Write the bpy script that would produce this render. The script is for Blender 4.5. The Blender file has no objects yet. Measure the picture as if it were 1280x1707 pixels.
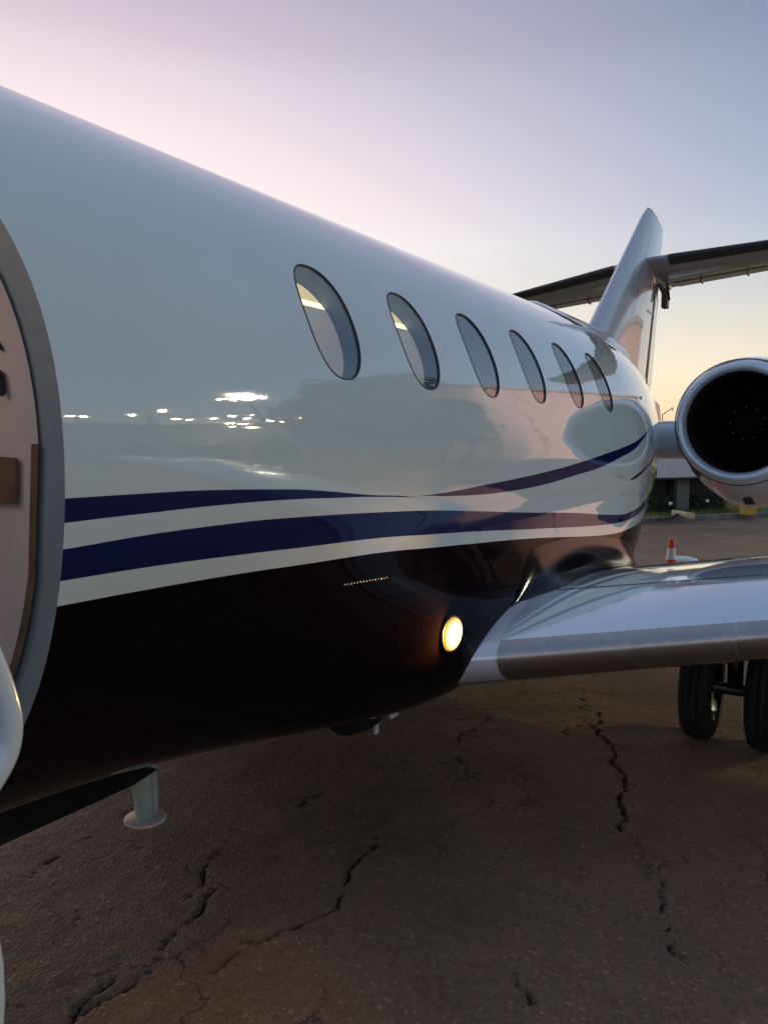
import bpy, bmesh, math, random
import numpy as np
from mathutils import Vector, Matrix
random.seed(7); rng = np.random.default_rng(7)
C = bpy.context.scene
COL = C.collection
AX = 1.57                      # height of the fuselage axis above the apron
ROLL = math.radians(4.5)       # the jet leans a little on its gear
D2R = math.radians
# Working frame: X aft along the jet, Y to port, Z up. Blender's Y is minus the working Y (flipped in mk and at()).

# ------------------------------------------------------------------ camera
cam = bpy.data.cameras.new('camera'); cam_o = bpy.data.objects.new('camera', cam); COL.objects.link(cam_o)
PITCH, YAW = D2R(5.015), D2R(32.694)
f_ = Vector((math.cos(YAW) * math.cos(PITCH), math.sin(YAW) * math.cos(PITCH), -math.sin(PITCH)))
r_ = f_.cross(Vector((0, 0, 1))).normalized()
u_ = r_.cross(f_).normalized()
cam_o.matrix_world = Matrix(((r_.x, u_.x, -f_.x, 0), (r_.y, u_.y, -f_.y, -2.19), (r_.z, u_.z, -f_.z, AX + .03), (0, 0, 0, 1)))
cam.sensor_fit = 'HORIZONTAL'; cam.sensor_width = 36; cam.lens = 36 * 1282 / 1280
cam.clip_start = .02; cam.clip_end = 3000
C.camera = cam_o

# ------------------------------------------------------------------ view, world, sun
C.view_settings.view_transform = 'Standard'; C.view_settings.look = 'None'
C.view_settings.exposure = 0.0; C.view_settings.gamma = 1; C.view_settings.use_curve_mapping = False
C.cycles.use_denoising = True
C.cycles.max_bounces = 10; C.cycles.glossy_bounces = 6; C.cycles.transparent_max_bounces = 8
C.cycles.sample_clamp_indirect = 6
SUN_AZ = D2R(62)               # sunset direction in Blender's frame (starboard, aft)
world = bpy.data.worlds.new('World'); C.world = world; world.use_nodes = True

def ramp(nt, stops, fac):
    n = nt.nodes.new('ShaderNodeValToRGB'); e = n.color_ramp.elements
    while len(e) > 1: e.remove(e[-1])
    e[0].position, e[0].color = stops[0][0], (*stops[0][1], 1)
    for p, c in stops[1:]:
        k = e.new(p); k.color = (*c, 1)
    nt.links.new(fac, n.inputs[0]); return n.outputs[0]
def math_(nt, op, a, b=None, clamp=False):
    n = nt.nodes.new('ShaderNodeMath'); n.operation = op; n.use_clamp = clamp
    for i, v in enumerate((a, b)):
        if v is None: continue
        if isinstance(v, (int, float)): n.inputs[i].default_value = v
        else: nt.links.new(v, n.inputs[i])
    return n.outputs[0]
def mixc(nt, fac, a, b, mode='MIX'):
    n = nt.nodes.new('ShaderNodeMix'); n.data_type = 'RGBA'; n.blend_type = mode
    for s, v in ((n.inputs[0], fac), (n.inputs[6], a), (n.inputs[7], b)):
        if isinstance(v, (int, float)): s.default_value = v
        elif isinstance(v, tuple): s.default_value = (*v, 1)
        else: nt.links.new(v, s)
    return n.outputs[2]

wn = world.node_tree; wn.nodes.clear()
geo = wn.nodes.new('ShaderNodeTexCoord')
sep = wn.nodes.new('ShaderNodeSeparateXYZ'); wn.links.new(geo.outputs['Generated'], sep.inputs[0])
sx, sy, sz = sep.outputs
elev = math_(wn, 'MULTIPLY', math_(wn, 'ARCSINE', sz), 2 / math.pi)          # 0 horizon .. 1 zenith
hl = math_(wn, 'SQRT', math_(wn, 'ADD', math_(wn, 'ADD', math_(wn, 'MULTIPLY', sx, sx), math_(wn, 'MULTIPLY', sy, sy)), 1e-6))
dot = math_(wn, 'DIVIDE', math_(wn, 'ADD', math_(wn, 'MULTIPLY', sx, math.cos(SUN_AZ)), math_(wn, 'MULTIPLY', sy, math.sin(SUN_AZ))), hl)
daz = math_(wn, 'MULTIPLY', math_(wn, 'ARCCOSINE', math_(wn, 'MINIMUM', math_(wn, 'MAXIMUM', dot, -1), 1)), 180 / math.pi)
def smooth(src, a, b, lo=0, hi=1):
    n = wn.nodes.new('ShaderNodeMapRange'); n.interpolation_type = 'SMOOTHSTEP'; wn.links.new(src, n.inputs[0])
    for k, v in (('From Min', a), ('From Max', b), ('To Min', lo), ('To Max', hi)): n.inputs[k].default_value = v
    return n.outputs[0]
fac_lo, fac_hi = smooth(daz, 0, 150, 1, 0), smooth(daz, 0, 75, 1, 0)
tlow = smooth(elev, 3 / 90, 16 / 90)
fac = math_(wn, 'ADD', math_(wn, 'MULTIPLY', fac_hi, tlow), math_(wn, 'MULTIPLY', fac_lo, math_(wn, 'SUBTRACT', 1, tlow)))
H = lambda c: tuple(v * .5 for v in c)      # ramps hold half values, the background doubles them
sunward = ramp(wn, [(p / 90, H(c)) for p, c in ((0, (1.2, .80, .38)), (5, (1.23, 1.06, .74)), (10.5, (1.12, 1.02, .90)), (14, (1.30, 1.14, 1.06)), (17, (1.22, 1.0, .98)),
                    (21, (1.02, .86, .89)), (24, (.87, .75, .81)), (26, (.75, .63, .70)), (29, (.61, .53, .63)), (40, (.46, .47, .62)), (60, (.35, .40, .56)), (90, (.25, .32, .48)))], elev)
away = ramp(wn, [(p / 90, H(c)) for p, c in ((0, (.40, .38, .42)), (5, (.43, .43, .48)), (10.5, (.40, .47, .55)), (14, (.34, .44, .58)), (19, (.242, .355, .535)), (26, (.165, .255, .415)), (45, (.155, .235, .39)), (65, (.18, .26, .42)), (90, (.25, .32, .48)))], elev)
skyc = mixc(wn, fac, away, sunward)
bg = wn.nodes.new('ShaderNodeBackground'); wn.links.new(skyc, bg.inputs[0]); bg.inputs[1].default_value = 2.0
wo = wn.nodes.new('ShaderNodeOutputWorld'); wn.links.new(bg.outputs[0], wo.inputs[0])

sun = bpy.data.lights.new('sun', 'SUN'); sun.energy = .35; sun.angle = D2R(14); sun.color = (1, .62, .45)
sun_o = bpy.data.objects.new('sun', sun); COL.objects.link(sun_o)
se = D2R(3)
sun_o.rotation_euler = Vector((math.cos(SUN_AZ) * math.cos(se), math.sin(SUN_AZ) * math.cos(se), math.sin(se))).to_track_quat('Z', 'Y').to_euler()

# ------------------------------------------------------------------ materials
def new_mat(name):
    m = bpy.data.materials.new(name); m.use_nodes = True
    nt = m.node_tree; return m, nt, nt.nodes['Principled BSDF']
def setp(b, **k):
    names = dict(color='Base Color', rough='Roughness', metal='Metallic', ior='IOR', coat='Coat Weight', coat_rough='Coat Roughness',
                 emit='Emission Color', estr='Emission Strength', trans='Transmission Weight', spec='Specular IOR Level')
    for a, v in k.items():
        b.inputs[names[a]].default_value = (*v, 1) if isinstance(v, tuple) else v
def tex(nt, scale, detail=4, rough=.55, coord='Object', stretch=None):
    tc = nt.nodes.new('ShaderNodeTexCoord'); n = nt.nodes.new('ShaderNodeTexNoise')
    src = tc.outputs[coord]
    if stretch:
        mp = nt.nodes.new('ShaderNodeMapping'); mp.inputs['Scale'].default_value = stretch; nt.links.new(src, mp.inputs[0]); src = mp.outputs[0]
    nt.links.new(src, n.inputs['Vector']); n.inputs['Scale'].default_value = scale
    n.inputs['Detail'].default_value = detail; n.inputs['Roughness'].default_value = rough
    return n.outputs[0]
def bump(nt, b, h, strength, dist):
    n = nt.nodes.new('ShaderNodeBump'); n.inputs['Strength'].default_value = strength; n.inputs['Distance'].default_value = dist
    nt.links.new(h, n.inputs['Height']); nt.links.new(n.outputs[0], b.inputs['Normal']); return n
def plain(name, color, rough=.5, metal=0, var=.15, scale=8, bmp=0, coat=0, emit=None, estr=0, bscale=None, spec=.5):
    m, nt, b = new_mat(name); setp(b, rough=rough, metal=metal, coat=coat, spec=spec)
    h = tex(nt, scale)
    lo = tuple(c * (1 - var) for c in color); hi = tuple(min(1, c * (1 + var)) for c in color)
    nt.links.new(ramp(nt, [(.3, lo), (.7, hi)], h), b.inputs['Base Color'])
    if bmp: bump(nt, b, tex(nt, bscale or scale * 4), bmp, .01)
    if emit: setp(b, emit=emit, estr=estr)
    return m

STRIPES = dict(  # boundaries as (X, degrees above the fuselage midline), read along the port side
    At=[(0.5, -3.96), (0.849, -3.96), (1.043, -3.99), (1.156, -4.04), (1.302, -4.32), (1.406, -4.58), (1.521, -4.96), (1.676, -5.8), (1.855, -6.90), (2.0, -7.50), (2.115, -8.02)],
    Ab=[(0.5, -6.9), (0.85, -6.62), (0.944, -6.49), (1.045, -6.39), (1.158, -6.27), (1.305, -6.22), (1.523, -6.43), (1.679, -6.79), (1.794, -7.04), (1.955, -7.57), (2.115, -8.09)],
    Bt=[(0.5, -10.0), (0.852, -9.54), (1.048, -9.06), (1.31, -8.93), (1.531, -9.23), (1.933, -10.26), (2.213, -11.2), (2.562, -12.88), (2.998, -15.08), (3.701, -18.1), (4.238, -20.61), (4.605, -21.7), (5.114, -21.0), (5.5, -19)],
    Bb=[(0.5, -13.1), (0.852, -13.15), (1.058, -13.22), (1.325, -13.69), (1.55, -14.22), (1.957, -15.1), (2.236, -16.14), (2.571, -17.3), (2.986, -18.96), (3.336, -20.24), (3.826, -21.94), (4.282, -23.11), (4.697, -23.6), (5.466, -23.6)],
    Cb=[(0.5, -16.0), (0.852, -16.12), (1.067, -16.23), (1.337, -16.57), (1.563, -17.05), (1.965, -17.73), (2.234, -18.59), (2.558, -19.54), (2.969, -20.85), (3.314, -22.14), (3.796, -24.07), (4.168, -25.26), (4.665, -26.0), (5.3, -26.6)],
    Dt=[(2.13, -8.02), (2.342, -7.87), (2.527, -7.39), (2.937, -6.33), (3.429, -4.6), (3.625, -3.69), (4.164, -0.71), (4.619, 2.2), (4.902, 5.13), (5.186, 8.78), (5.4, 12)],
    Db=[(2.13, -8.09), (2.356, -8.79), (2.731, -9.37), (3.198, -8.8), (3.644, -7.01), (3.984, -5.54), (4.388, -2.43), (4.621, -0.42), (4.896, 3.79), (5.183, 8.53), (5.4, 12)],
    Et=[(4.6, -10.89), (4.734, -9.66), (4.873, -8.2), (5.205, -4.66), (5.5, -1)],
    Eb=[(4.6, -10.96), (4.75, -10.8), (4.893, -9.6), (5.218, -5.65), (5.5, -2)])
X0, X1, P0, P1 = .5, 5.5, -32., 16.
WHITE = (.655, .705, .70); NAVY = (.007, .013, .070); BELLY = (.006, .003, .005)

def paint_material():
    m, nt, b = new_mat('livery_paint')
    setp(b, rough=.03, ior=1.5, coat=1.0, coat_rough=.006)
    tc = nt.nodes.new('ShaderNodeTexCoord'); s = nt.nodes.new('ShaderNodeSeparateXYZ'); nt.links.new(tc.outputs['Object'], s.inputs[0])
    ang = math_(nt, 'MULTIPLY', math_(nt, 'ARCTAN2', math_(nt, 'SUBTRACT', s.outputs[2], AX), math_(nt, 'ABSOLUTE', s.outputs[1])), 180 / math.pi)
    an = math_(nt, 'DIVIDE', math_(nt, 'SUBTRACT', ang, P0), P1 - P0)
    xn = math_(nt, 'DIVIDE', math_(nt, 'SUBTRACT', s.outputs[0], X0), X1 - X0)
    def curve(key):
        n = nt.nodes.new('ShaderNodeFloatCurve'); cv = n.mapping.curves[0]
        pts = [((x - X0) / (X1 - X0), (a - P0) / (P1 - P0)) for x, a in STRIPES[key]]
        if pts[0][0] > .001: pts.insert(0, (0, pts[0][1]))
        if pts[-1][0] < .999: pts.append((1, pts[-1][1]))
        cv.points[0].location = pts[0]; cv.points[1].location = pts[-1]
        for p in pts[1:-1]: cv.points.new(*p)
        for p in cv.points: p.handle_type = 'AUTO_CLAMPED'
        n.mapping.update(); nt.links.new(math_(nt, 'MINIMUM', math_(nt, 'MAXIMUM', xn, 0), 1), n.inputs['Value'])
        return n.outputs[0]
    def band(t, l, x0=None, x1=None):
        v = math_(nt, 'MULTIPLY', math_(nt, 'LESS_THAN', an, curve(t)), math_(nt, 'GREATER_THAN', an, curve(l)))
        if x0 is not None: v = math_(nt, 'MULTIPLY', v, math_(nt, 'GREATER_THAN', s.outputs[0], x0))
        if x1 is not None: v = math_(nt, 'MULTIPLY', v, math_(nt, 'LESS_THAN', s.outputs[0], x1))
        return v
    navy = math_(nt, 'MAXIMUM', math_(nt, 'MAXIMUM', band('At', 'Ab', None, 2.112), band('Bt', 'Bb')), math_(nt, 'MAXIMUM', band('Dt', 'Db', 2.132), band('Et', 'Eb', 4.61)))
    below = math_(nt, 'LESS_THAN', an, curve('Cb'))
    dirt = tex(nt, 3.0, 6)
    w = ramp(nt, [(.3, tuple(c * .95 for c in WHITE)), (.7, WHITE)], dirt)
    col = mixc(nt, navy, w, NAVY); col = mixc(nt, below, col, BELLY)
    nt.links.new(col, b.inputs['Base Color'])
    nt.links.new(math_(nt, 'SUBTRACT', 1.0, math_(nt, 'MAXIMUM', math_(nt, 'MULTIPLY', below, .86), math_(nt, 'MULTIPLY', navy, .68))), b.inputs['Coat Weight'])
    nt.links.new(math_(nt, 'SUBTRACT', .5, math_(nt, 'MAXIMUM', math_(nt, 'MULTIPLY', below, .36), math_(nt, 'MULTIPLY', navy, .25))), b.inputs['Specular IOR Level'])
    nt.links.new(math_(nt, 'SUBTRACT', 1.5, math_(nt, 'MAXIMUM', math_(nt, 'MULTIPLY', below, .26), math_(nt, 'MULTIPLY', navy, .2))), b.inputs['IOR'])
    # orange peel and skin waviness
    h = math_(nt, 'ADD', tex(nt, 2.2, 2, .4, stretch=(1, 2.5, 2.5)), math_(nt, 'MULTIPLY', tex(nt, 30, 2, .5), .022))
    bm = bump(nt, b, h, .30, .010)
    nt.links.new(bm.outputs[0], b.inputs['Coat Normal'])
    return m

def glossy_white(name, color, coat_rough=.02, rough=.2, wav=.25):
    m, nt, b = new_mat(name); setp(b, rough=rough, coat=1.0, coat_rough=coat_rough)
    if 'wing' in name: b.inputs['Coat IOR'].default_value = 1.7; setp(b, metal=.45)
    nt.links.new(ramp(nt, [(.3, tuple(c * .93 for c in color)), (.7, color)], tex(nt, 2.5, 6)), b.inputs['Base Color'])
    bm = bump(nt, b, tex(nt, 2.6, 2, .4), wav, .008); nt.links.new(bm.outputs[0], b.inputs['Coat Normal'])
    return m
def emission(name, color, strength):
    m, nt, b = new_mat(name); nt.nodes.remove(b)
    e = nt.nodes.new('ShaderNodeEmission'); e.inputs[0].default_value = (*color, 1); e.inputs[1].default_value = strength
    nt.links.new(e.outputs[0], nt.nodes['Material Output'].inputs[0]); return m
def glass_pane(name, tint, refl_ior=1.6):
    m, nt, b = new_mat(name); nt.nodes.remove(b)
    t = nt.nodes.new('ShaderNodeBsdfTransparent'); t.inputs[0].default_value = (*tint, 1)
    g = nt.nodes.new('ShaderNodeBsdfGlossy'); g.inputs['Roughness'].default_value = .015
    fr = nt.nodes.new('ShaderNodeFresnel'); fr.inputs[0].default_value = refl_ior
    bn = nt.nodes.new('ShaderNodeBump'); bn.inputs['Strength'].default_value = .12; bn.inputs['Distance'].default_value = .004
    nt.links.new(tex(nt, 5, 1), bn.inputs['Height']); nt.links.new(bn.outputs[0], g.inputs['Normal'])
    mx = nt.nodes.new('ShaderNodeMixShader'); nt.links.new(fr.outputs[0], mx.inputs[0])
    nt.links.new(t.outputs[0], mx.inputs[1]); nt.links.new(g.outputs[0], mx.inputs[2])
    nt.links.new(mx.outputs[0], nt.nodes['Material Output'].inputs[0]); return m

M = dict(
    paint=paint_material(),
    white=glossy_white('gloss_white_paint', (.70, .72, .73)),
    fin_darkened=glossy_white('fin_white_darkened', (.46, .50, .55)),  # white fin toned down, dark tailplane and sky reflections put into its colour
    wing=glossy_white('wing_paint', (.88, .91, .96), .008, .10, .2),
    reveal=plain('window_reveal', (.13, .18, .29), .5, var=.05),
    jamb=plain('door_jamb_paint', (.27, .30, .32), .42, var=.06),
    liner=plain('cabin_liner', (.62, .50, .45), .7, var=.06),
    wood=plain('walnut_trim', (.16, .085, .045), .45, var=.35, scale=14),
    fillet=plain('fillet_paint', (.006, .004, .006), .13, var=.2, coat=.0, spec=.26),
    matt=plain('matt_black', (.006, .005, .005), .95, var=.2),
    black=plain('black_seal', (.010, .010, .012), .5, var=.2),
    rubber=plain('tyre_rubber', (.014, .013, .013), .75, var=.25, bmp=.2),
    alloy=plain('wheel_alloy', (.13, .125, .12), .35, metal=.9),
    steel=plain('oleo_steel', (.10, .095, .09), .38, metal=.8),
    strip=plain('titanium_edge', (.50, .44, .40), .27, metal=.95, var=.08, scale=20),
    cuff=plain('polished_root_cuff', (.92, .91, .96), .10, metal=.3, var=.05),
    lip=plain('polished_intake_lip', (.74, .76, .80), .20, metal=.35, var=.05),
    duct=plain('intake_duct', (.003, .0028, .003), .85, var=.2),
    fan=plain('fan_titanium', (.0018, .0018, .0018), .9),
    bolt=plain('bolt_steel', (.34, .33, .31), .35, metal=.5),
    grime=plain('soiled_belly_metal', (.10, .08, .07), .5, var=.4),
    boot=plain('deice_boot', (.030, .028, .030), .55),
    stab=plain('tailplane_paint', (.34, .32, .33), .35, var=.12, coat=.5),
    mast=plain('pale_green_mast', (.46, .50, .40), .45, var=.08),
    disc=plain('pale_disc', (.80, .62, .54), .45),
    pane_coated=glass_pane('coated_window_acrylic', (.92, .94, .96), 4.0),
    shade=plain('window_shade', (.60, .60, .60), .7, var=.04, emit=(.9, .86, .78), estr=.16),  # weak warm glow put in for cabin light coming through the shade
    shade_sky_glow=plain('window_shade_sky_glow', (.60, .60, .60), .7, var=.04, emit=(.80, .90, 1.0), estr=.06),  # faint blue glow put in for the sky mirrored by the rear panes
    cabin=emission('lit_cabin', (1.0, .82, .42), .85),
    cabin_low=emission('lit_cabin_cornice', (1.0, .86, .42), 2.6),
    lens=emission('lit_lens', (1.0, .76, .27), 3.6),
    lens_mid=emission('lit_lens_middle', (1.0, .68, .20), 2.2),
    lens_rim=emission('lit_lens_rim', (1.0, .40, .05), 1.1),
    beacon=plain('red_beacon_glass', (.45, .03, .03), .15, var=.1),
    pane=glass_pane('window_acrylic', (.92, .94, .96), 2.8),
    orange=plain('cone_orange', (.80, .09, .02), .5, var=.15),
    sleeve=plain('cone_sleeve', (.78, .76, .72), .4, var=.08),
    tub=plain('white_plastic', (.72, .76, .82), .35, var=.04),
    kerb=plain('kerb_concrete', (.20, .185, .165), .85, var=.3, scale=3, bmp=.3),
    paving=plain('far_paving', (.19, .185, .18), .85, var=.2, scale=1.5, bmp=.3),
    grass=plain('grass_blade', (.17, .20, .022), .7, var=.35, scale=.7),
    soil=plain('turf_soil', (.12, .13, .022), .9, var=.4, scale=2),
    cart=plain('cart_paint', (.74, .74, .75), .35, var=.08),
    cart_panel=plain('cart_panel', (.22, .23, .21), .5, var=.2),
    dark=plain('dark_metal', (.018, .018, .020), .5, var=.3),
    yellow=plain('yellow_paint', (.60, .40, .08), .5, var=.2),
    chock=plain('chock_paint', (.52, .48, .27), .6, var=.2),
    siding=plain('hangar_siding', (.62, .40, .33), .6, var=.10, scale=1.2),
    hroof=plain('hangar_roof', (.30, .28, .28), .6),
    hdoor=plain('hangar_door_paint', (.58, .38, .32), .55),
    facade=plain('terminal_facade', (.15, .145, .15), .7, var=.25, scale=.6),
    leaf=plain('leaf', (.045, .055, .022), .6, var=.5, scale=1.3),
    bark=plain('bark', (.10, .075, .055), .9, var=.35, bmp=.6),
    lamp=emission('apron_lamp', (1.0, .86, .52), 110),
    lamp_low=emission('apron_marker_lamp', (1.0, .90, .62), 60),
    pole=plain('galvanised_pole', (.25, .25, .25), .45, metal=.7),
)

# ------------------------------------------------------------------ builders
def mk(name, verts, faces, m, parent=None, smooth=True, flip=True):
    me = bpy.data.meshes.new(name)
    v = [(x, -y, z) for x, y, z in verts] if flip else list(verts)
    f = [tuple(reversed(q)) for q in faces] if flip else faces
    me.from_pydata(v, [], f); me.update()
    ms = m if isinstance(m, (list, tuple)) else [m]
    for q in ms: me.materials.append(M[q] if isinstance(q, str) else q)
    if smooth: me.shade_smooth()
    o = bpy.data.objects.new(name, me); COL.objects.link(o)
    if parent is not None: o.parent = parent
    return o
def tag(o, label=None, cat=None, group=None, kind=None):
    for k, v in (('label', label), ('category', cat), ('group', group), ('kind', kind)):
        if v: o[k] = v
    return o
def empty(name, loc, label=None, cat=None, group=None):
    o = bpy.data.objects.new(name, None); COL.objects.link(o); o.location = (loc[0], -loc[1], loc[2]); o.empty_display_size = .1
    return tag(o, label, cat, group)
def grid_faces(n, m, wrap=False, off=0):
    F = []
    for i in range(n - 1):
        for j in range(m if wrap else m - 1):
            k = (j + 1) % m
            F.append((off + i * m + j, off + i * m + k, off + (i + 1) * m + k, off + (i + 1) * m + j))
    return F
def rolled(p):
    """A point of the jet's own frame (Z from the axis) into the working frame."""
    c, s = math.cos(ROLL), math.sin(ROLL)
    return (p[0], c * p[1] - s * p[2], s * p[1] + c * p[2] + AX)
def lathe(profile, n, axis='Z', c=(0, 0, 0), shape=None):
    V, F = [], []
    for a, r in profile:
        for j in range(n):
            t = 2 * math.pi * j / n; y, z = r * math.cos(t), r * math.sin(t)
            if shape: y, z = shape(a, y, z)
            V.append({'Z': (c[0] + y, c[1] + z, c[2] + a), 'X': (c[0] + a, c[1] + y, c[2] + z), 'Y': (c[0] + y, c[1] + a, c[2] + z)}[axis])
    return V, grid_faces(len(profile), n, True)
def box(x0, x1, y0, y1, z0, z1, b=0):
    bm = bmesh.new()
    vs = [bm.verts.new((x, y, z)) for x in (x0, x1) for y in (y0, y1) for z in (z0, z1)]
    for q in ((0, 1, 3, 2), (4, 6, 7, 5), (0, 4, 5, 1), (2, 3, 7, 6), (0, 2, 6, 4), (1, 5, 7, 3)): bm.faces.new([vs[i] for i in q])
    bm.normal_update()
    if b: bmesh.ops.bevel(bm, geom=bm.edges[:], offset=b, segments=2, affect='EDGES', profile=.5)
    V = [tuple(v.co) for v in bm.verts]; bm.verts.index_update(); F = [tuple(v.index for v in f.verts) for f in bm.faces]; bm.free()
    return V, F
def join(*parts):
    V, F = [], []
    for v, f in parts:
        o = len(V); V += v; F += [tuple(i + o for i in q) for q in f]
    return V, F
def tube(path, rad, n=10, cap=True):
    P = [Vector(p) for p in path]; V, F = [], []; prev = None
    for i, p in enumerate(P):
        t = (P[min(i + 1, len(P) - 1)] - P[max(i - 1, 0)]).normalized()
        if prev is None: a = t.cross(Vector((0, 0, 1)) if abs(t.z) < .9 else Vector((1, 0, 0))).normalized()
        else: a = (prev - t * prev.dot(t)).normalized()
        prev = a; b = t.cross(a); r = rad[i] if isinstance(rad, (list, tuple)) else rad
        V += [tuple(p + (a * math.cos(2 * math.pi * j / n) + b * math.sin(2 * math.pi * j / n)) * r) for j in range(n)]
    F = grid_faces(len(P), n, True)
    if cap: F += [tuple(range(n)), tuple(reversed(range((len(P) - 1) * n, len(P) * n)))]
    return V, F
def spline(pts, n=8):
    out = []; P = [Vector(p) for p in pts]
    for i in range(len(P) - 1):
        p0, p1, p2, p3 = P[max(i - 1, 0)], P[i], P[i + 1], P[min(i + 2, len(P) - 1)]
        for k in range(n):
            t = k / n
            out.append(.5 * ((2 * p1) + (p2 - p0) * t + (2 * p0 - 5 * p1 + 4 * p2 - p3) * t * t + (3 * p1 - p0 - 3 * p2 + p3) * t ** 3))
    return out + [P[-1]]

# ------------------------------------------------------------------ ground: one sheet with a finely broken-up foreground
def ground():
    def axis(lo, a, b, hi, step, k=16):
        g = lambda n: np.geomspace(step, 1, n)
        left = a - (np.geomspace(step * 2, a - lo, k)); right = b + np.geomspace(step * 2, hi - b, k)
        return np.concatenate([left[::-1], np.arange(a, b, step), right])
    xs = axis(-500, .45, 5.2, 500, .0125); ys = axis(-500, -2.75, 2.05, 500, .0125)
    X, Y = np.meshgrid(xs, ys, indexing='ij')
    Z = np.zeros_like(X)
    def vnoise(x, y, s, seed):
        r = np.random.default_rng(seed); T = r.random((256, 256)); x = x / s; y = y / s
        xi = np.floor(x).astype(int); yi = np.floor(y).astype(int); fx = x - xi; fy = y - yi
        fx = fx * fx * (3 - 2 * fx); fy = fy * fy * (3 - 2 * fy)
        g = lambda a, b: T[a % 256, b % 256]
        return (g(xi, yi) * (1 - fx) + g(xi + 1, yi) * fx) * (1 - fy) + (g(xi, yi + 1) * (1 - fx) + g(xi + 1, yi + 1) * fx) * fy - .5
    inside = np.clip(np.minimum(np.minimum(X - .45, 5.2 - X), np.minimum(Y + 2.75, 2.05 - Y)) / .3, 0, 1)
    Z += inside * (.012 * vnoise(X, Y, .55, 1) + .005 * vnoise(X, Y, .14, 2) + .0035 * vnoise(X, Y, .045, 3) + .0035 * vnoise(X, Y, .019, 4))
    cracks = [
        [(360, 1480), (335, 1515), (300, 1550), (265, 1590), (245, 1625), (225, 1640), (195, 1655), (150, 1680), (110, 1707)],
        [(330, 1480), (300, 1505), (270, 1525)], [(390, 1380), (365, 1420), (340, 1450), (335, 1480)],
        [(655, 1357), (630, 1395), (600, 1430), (575, 1470), (565, 1500), (530, 1530), (490, 1550), (440, 1570), (380, 1605), (350, 1640)],
        [(945, 1225), (955, 1212), (985, 1210), (1000, 1220), (1010, 1235), (1025, 1255), (1030, 1280), (1040, 1300), (1045, 1320), (1035, 1345), (1040, 1370), (1038, 1385)],
        [(985, 1210), (1000, 1190), (975, 1170), (965, 1145)], [(815, 1190), (790, 1215), (765, 1230), (772, 1250), (780, 1285)],
        [(1110, 1440), (1105, 1500), (1115, 1560), (1140, 1600)], [(190, 1625), (150, 1660), (120, 1690)], [(520, 1330), (545, 1322), (500, 1345)],
        [(820, 1590), (860, 1640), (900, 1690)], [(0, 1490), (40, 1470), (110, 1420), (150, 1395)]]
    widths = [.0065, .0035, .003, .005, .0085, .004, .004, .0035, .004, .003, .003, .003]
    def toground(x, y):
        r = (x - 640) / 1282; d = (y - 853.5) / 1282; th = PITCH
        up = -(math.sin(th) + d * math.cos(th)); hf = math.cos(th) - d * math.sin(th)
        t = -(AX + .03) / up
        return np.array([(math.cos(YAW) * hf + math.sin(YAW) * r) * t, 2.19 + (-math.sin(YAW) * hf + math.cos(YAW) * r) * t])
    for ci, (pl, wd) in enumerate(zip(cracks, widths)):
        pts = [toground(*p) for p in pl]
        rr = np.random.default_rng(50 + ci)
        for _ in range(3):                                     # midpoint jitter
            q = [pts[0]]
            for a, b in zip(pts[:-1], pts[1:]):
                L = np.linalg.norm(b - a); n = np.array([-(b - a)[1], (b - a)[0]]) / (L + 1e-9)
                q += [(a + b) / 2 + n * rr.normal() * L * .13, b]
            pts = q
        nseg = len(pts) - 1
        for si, (a, b) in enumerate(zip(pts[:-1], pts[1:])):
            e = min(si, nseg - si) / max(1, nseg) * 5
            wv = wd * min(1, .45 + e) * rr.uniform(.6, 1.3)
            lo, hi = np.minimum(a, b) - wv * 2 - .012, np.maximum(a, b) + wv * 2 + .012
            i0, i1 = np.searchsorted(xs, (lo[0], hi[0])); j0, j1 = np.searchsorted(ys, (lo[1], hi[1]))
            if i1 <= i0 or j1 <= j0: continue
            sx_, sy_ = X[i0:i1, j0:j1], Y[i0:i1, j0:j1]; d = b - a; L2 = d @ d + 1e-12
            t = np.clip(((sx_ - a[0]) * d[0] + (sy_ - a[1]) * d[1]) / L2, 0, 1)
            dist = np.hypot(sx_ - a[0] - t * d[0], sy_ - a[1] - t * d[1]) + .014 * vnoise(sx_, sy_, .05, 9) + .008 * vnoise(sx_, sy_, .02, 10)
            depth = -.018 * np.clip(1.15 - dist / wv, 0, 1) ** .6
            Z[i0:i1, j0:j1] = np.minimum(Z[i0:i1, j0:j1], depth + (depth < 0) * .2 * Z[i0:i1, j0:j1] + (depth == 0) * 10)
    n, m = X.shape
    co = np.stack([X, -Y, Z], -1).reshape(-1, 3).astype(np.float32)
    idx = np.arange(n * m).reshape(n, m)
    q = np.stack([idx[:-1, :-1], idx[:-1, 1:], idx[1:, 1:], idx[1:, :-1]], -1).reshape(-1, 4)
    me = bpy.data.meshes.new('ground'); me.vertices.add(n * m); me.vertices.foreach_set('co', co.ravel())
    me.loops.add(q.size); me.loops.foreach_set('vertex_index', q.ravel().astype(np.int32))
    me.polygons.add(len(q)); me.polygons.foreach_set('loop_start', np.arange(0, q.size, 4, dtype=np.int32))
    me.update(calc_edges=True); me.validate(); me.shade_smooth()
    me_n = me.polygons[0].normal.z
    if me_n < 0: me.flip_normals()
    o = bpy.data.objects.new('ground', me); COL.objects.link(o); o['kind'] = 'structure'
    mt, nt, b = new_mat('worn_asphalt'); setp(b, rough=.8)
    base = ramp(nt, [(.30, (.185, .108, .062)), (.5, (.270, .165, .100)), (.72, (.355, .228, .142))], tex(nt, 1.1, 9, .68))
    stones = nt.nodes.new('ShaderNodeTexVoronoi'); stones.inputs['Scale'].default_value = 95
    tc = nt.nodes.new('ShaderNodeTexCoord'); nt.links.new(tc.outputs['Object'], stones.inputs['Vector'])
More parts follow.
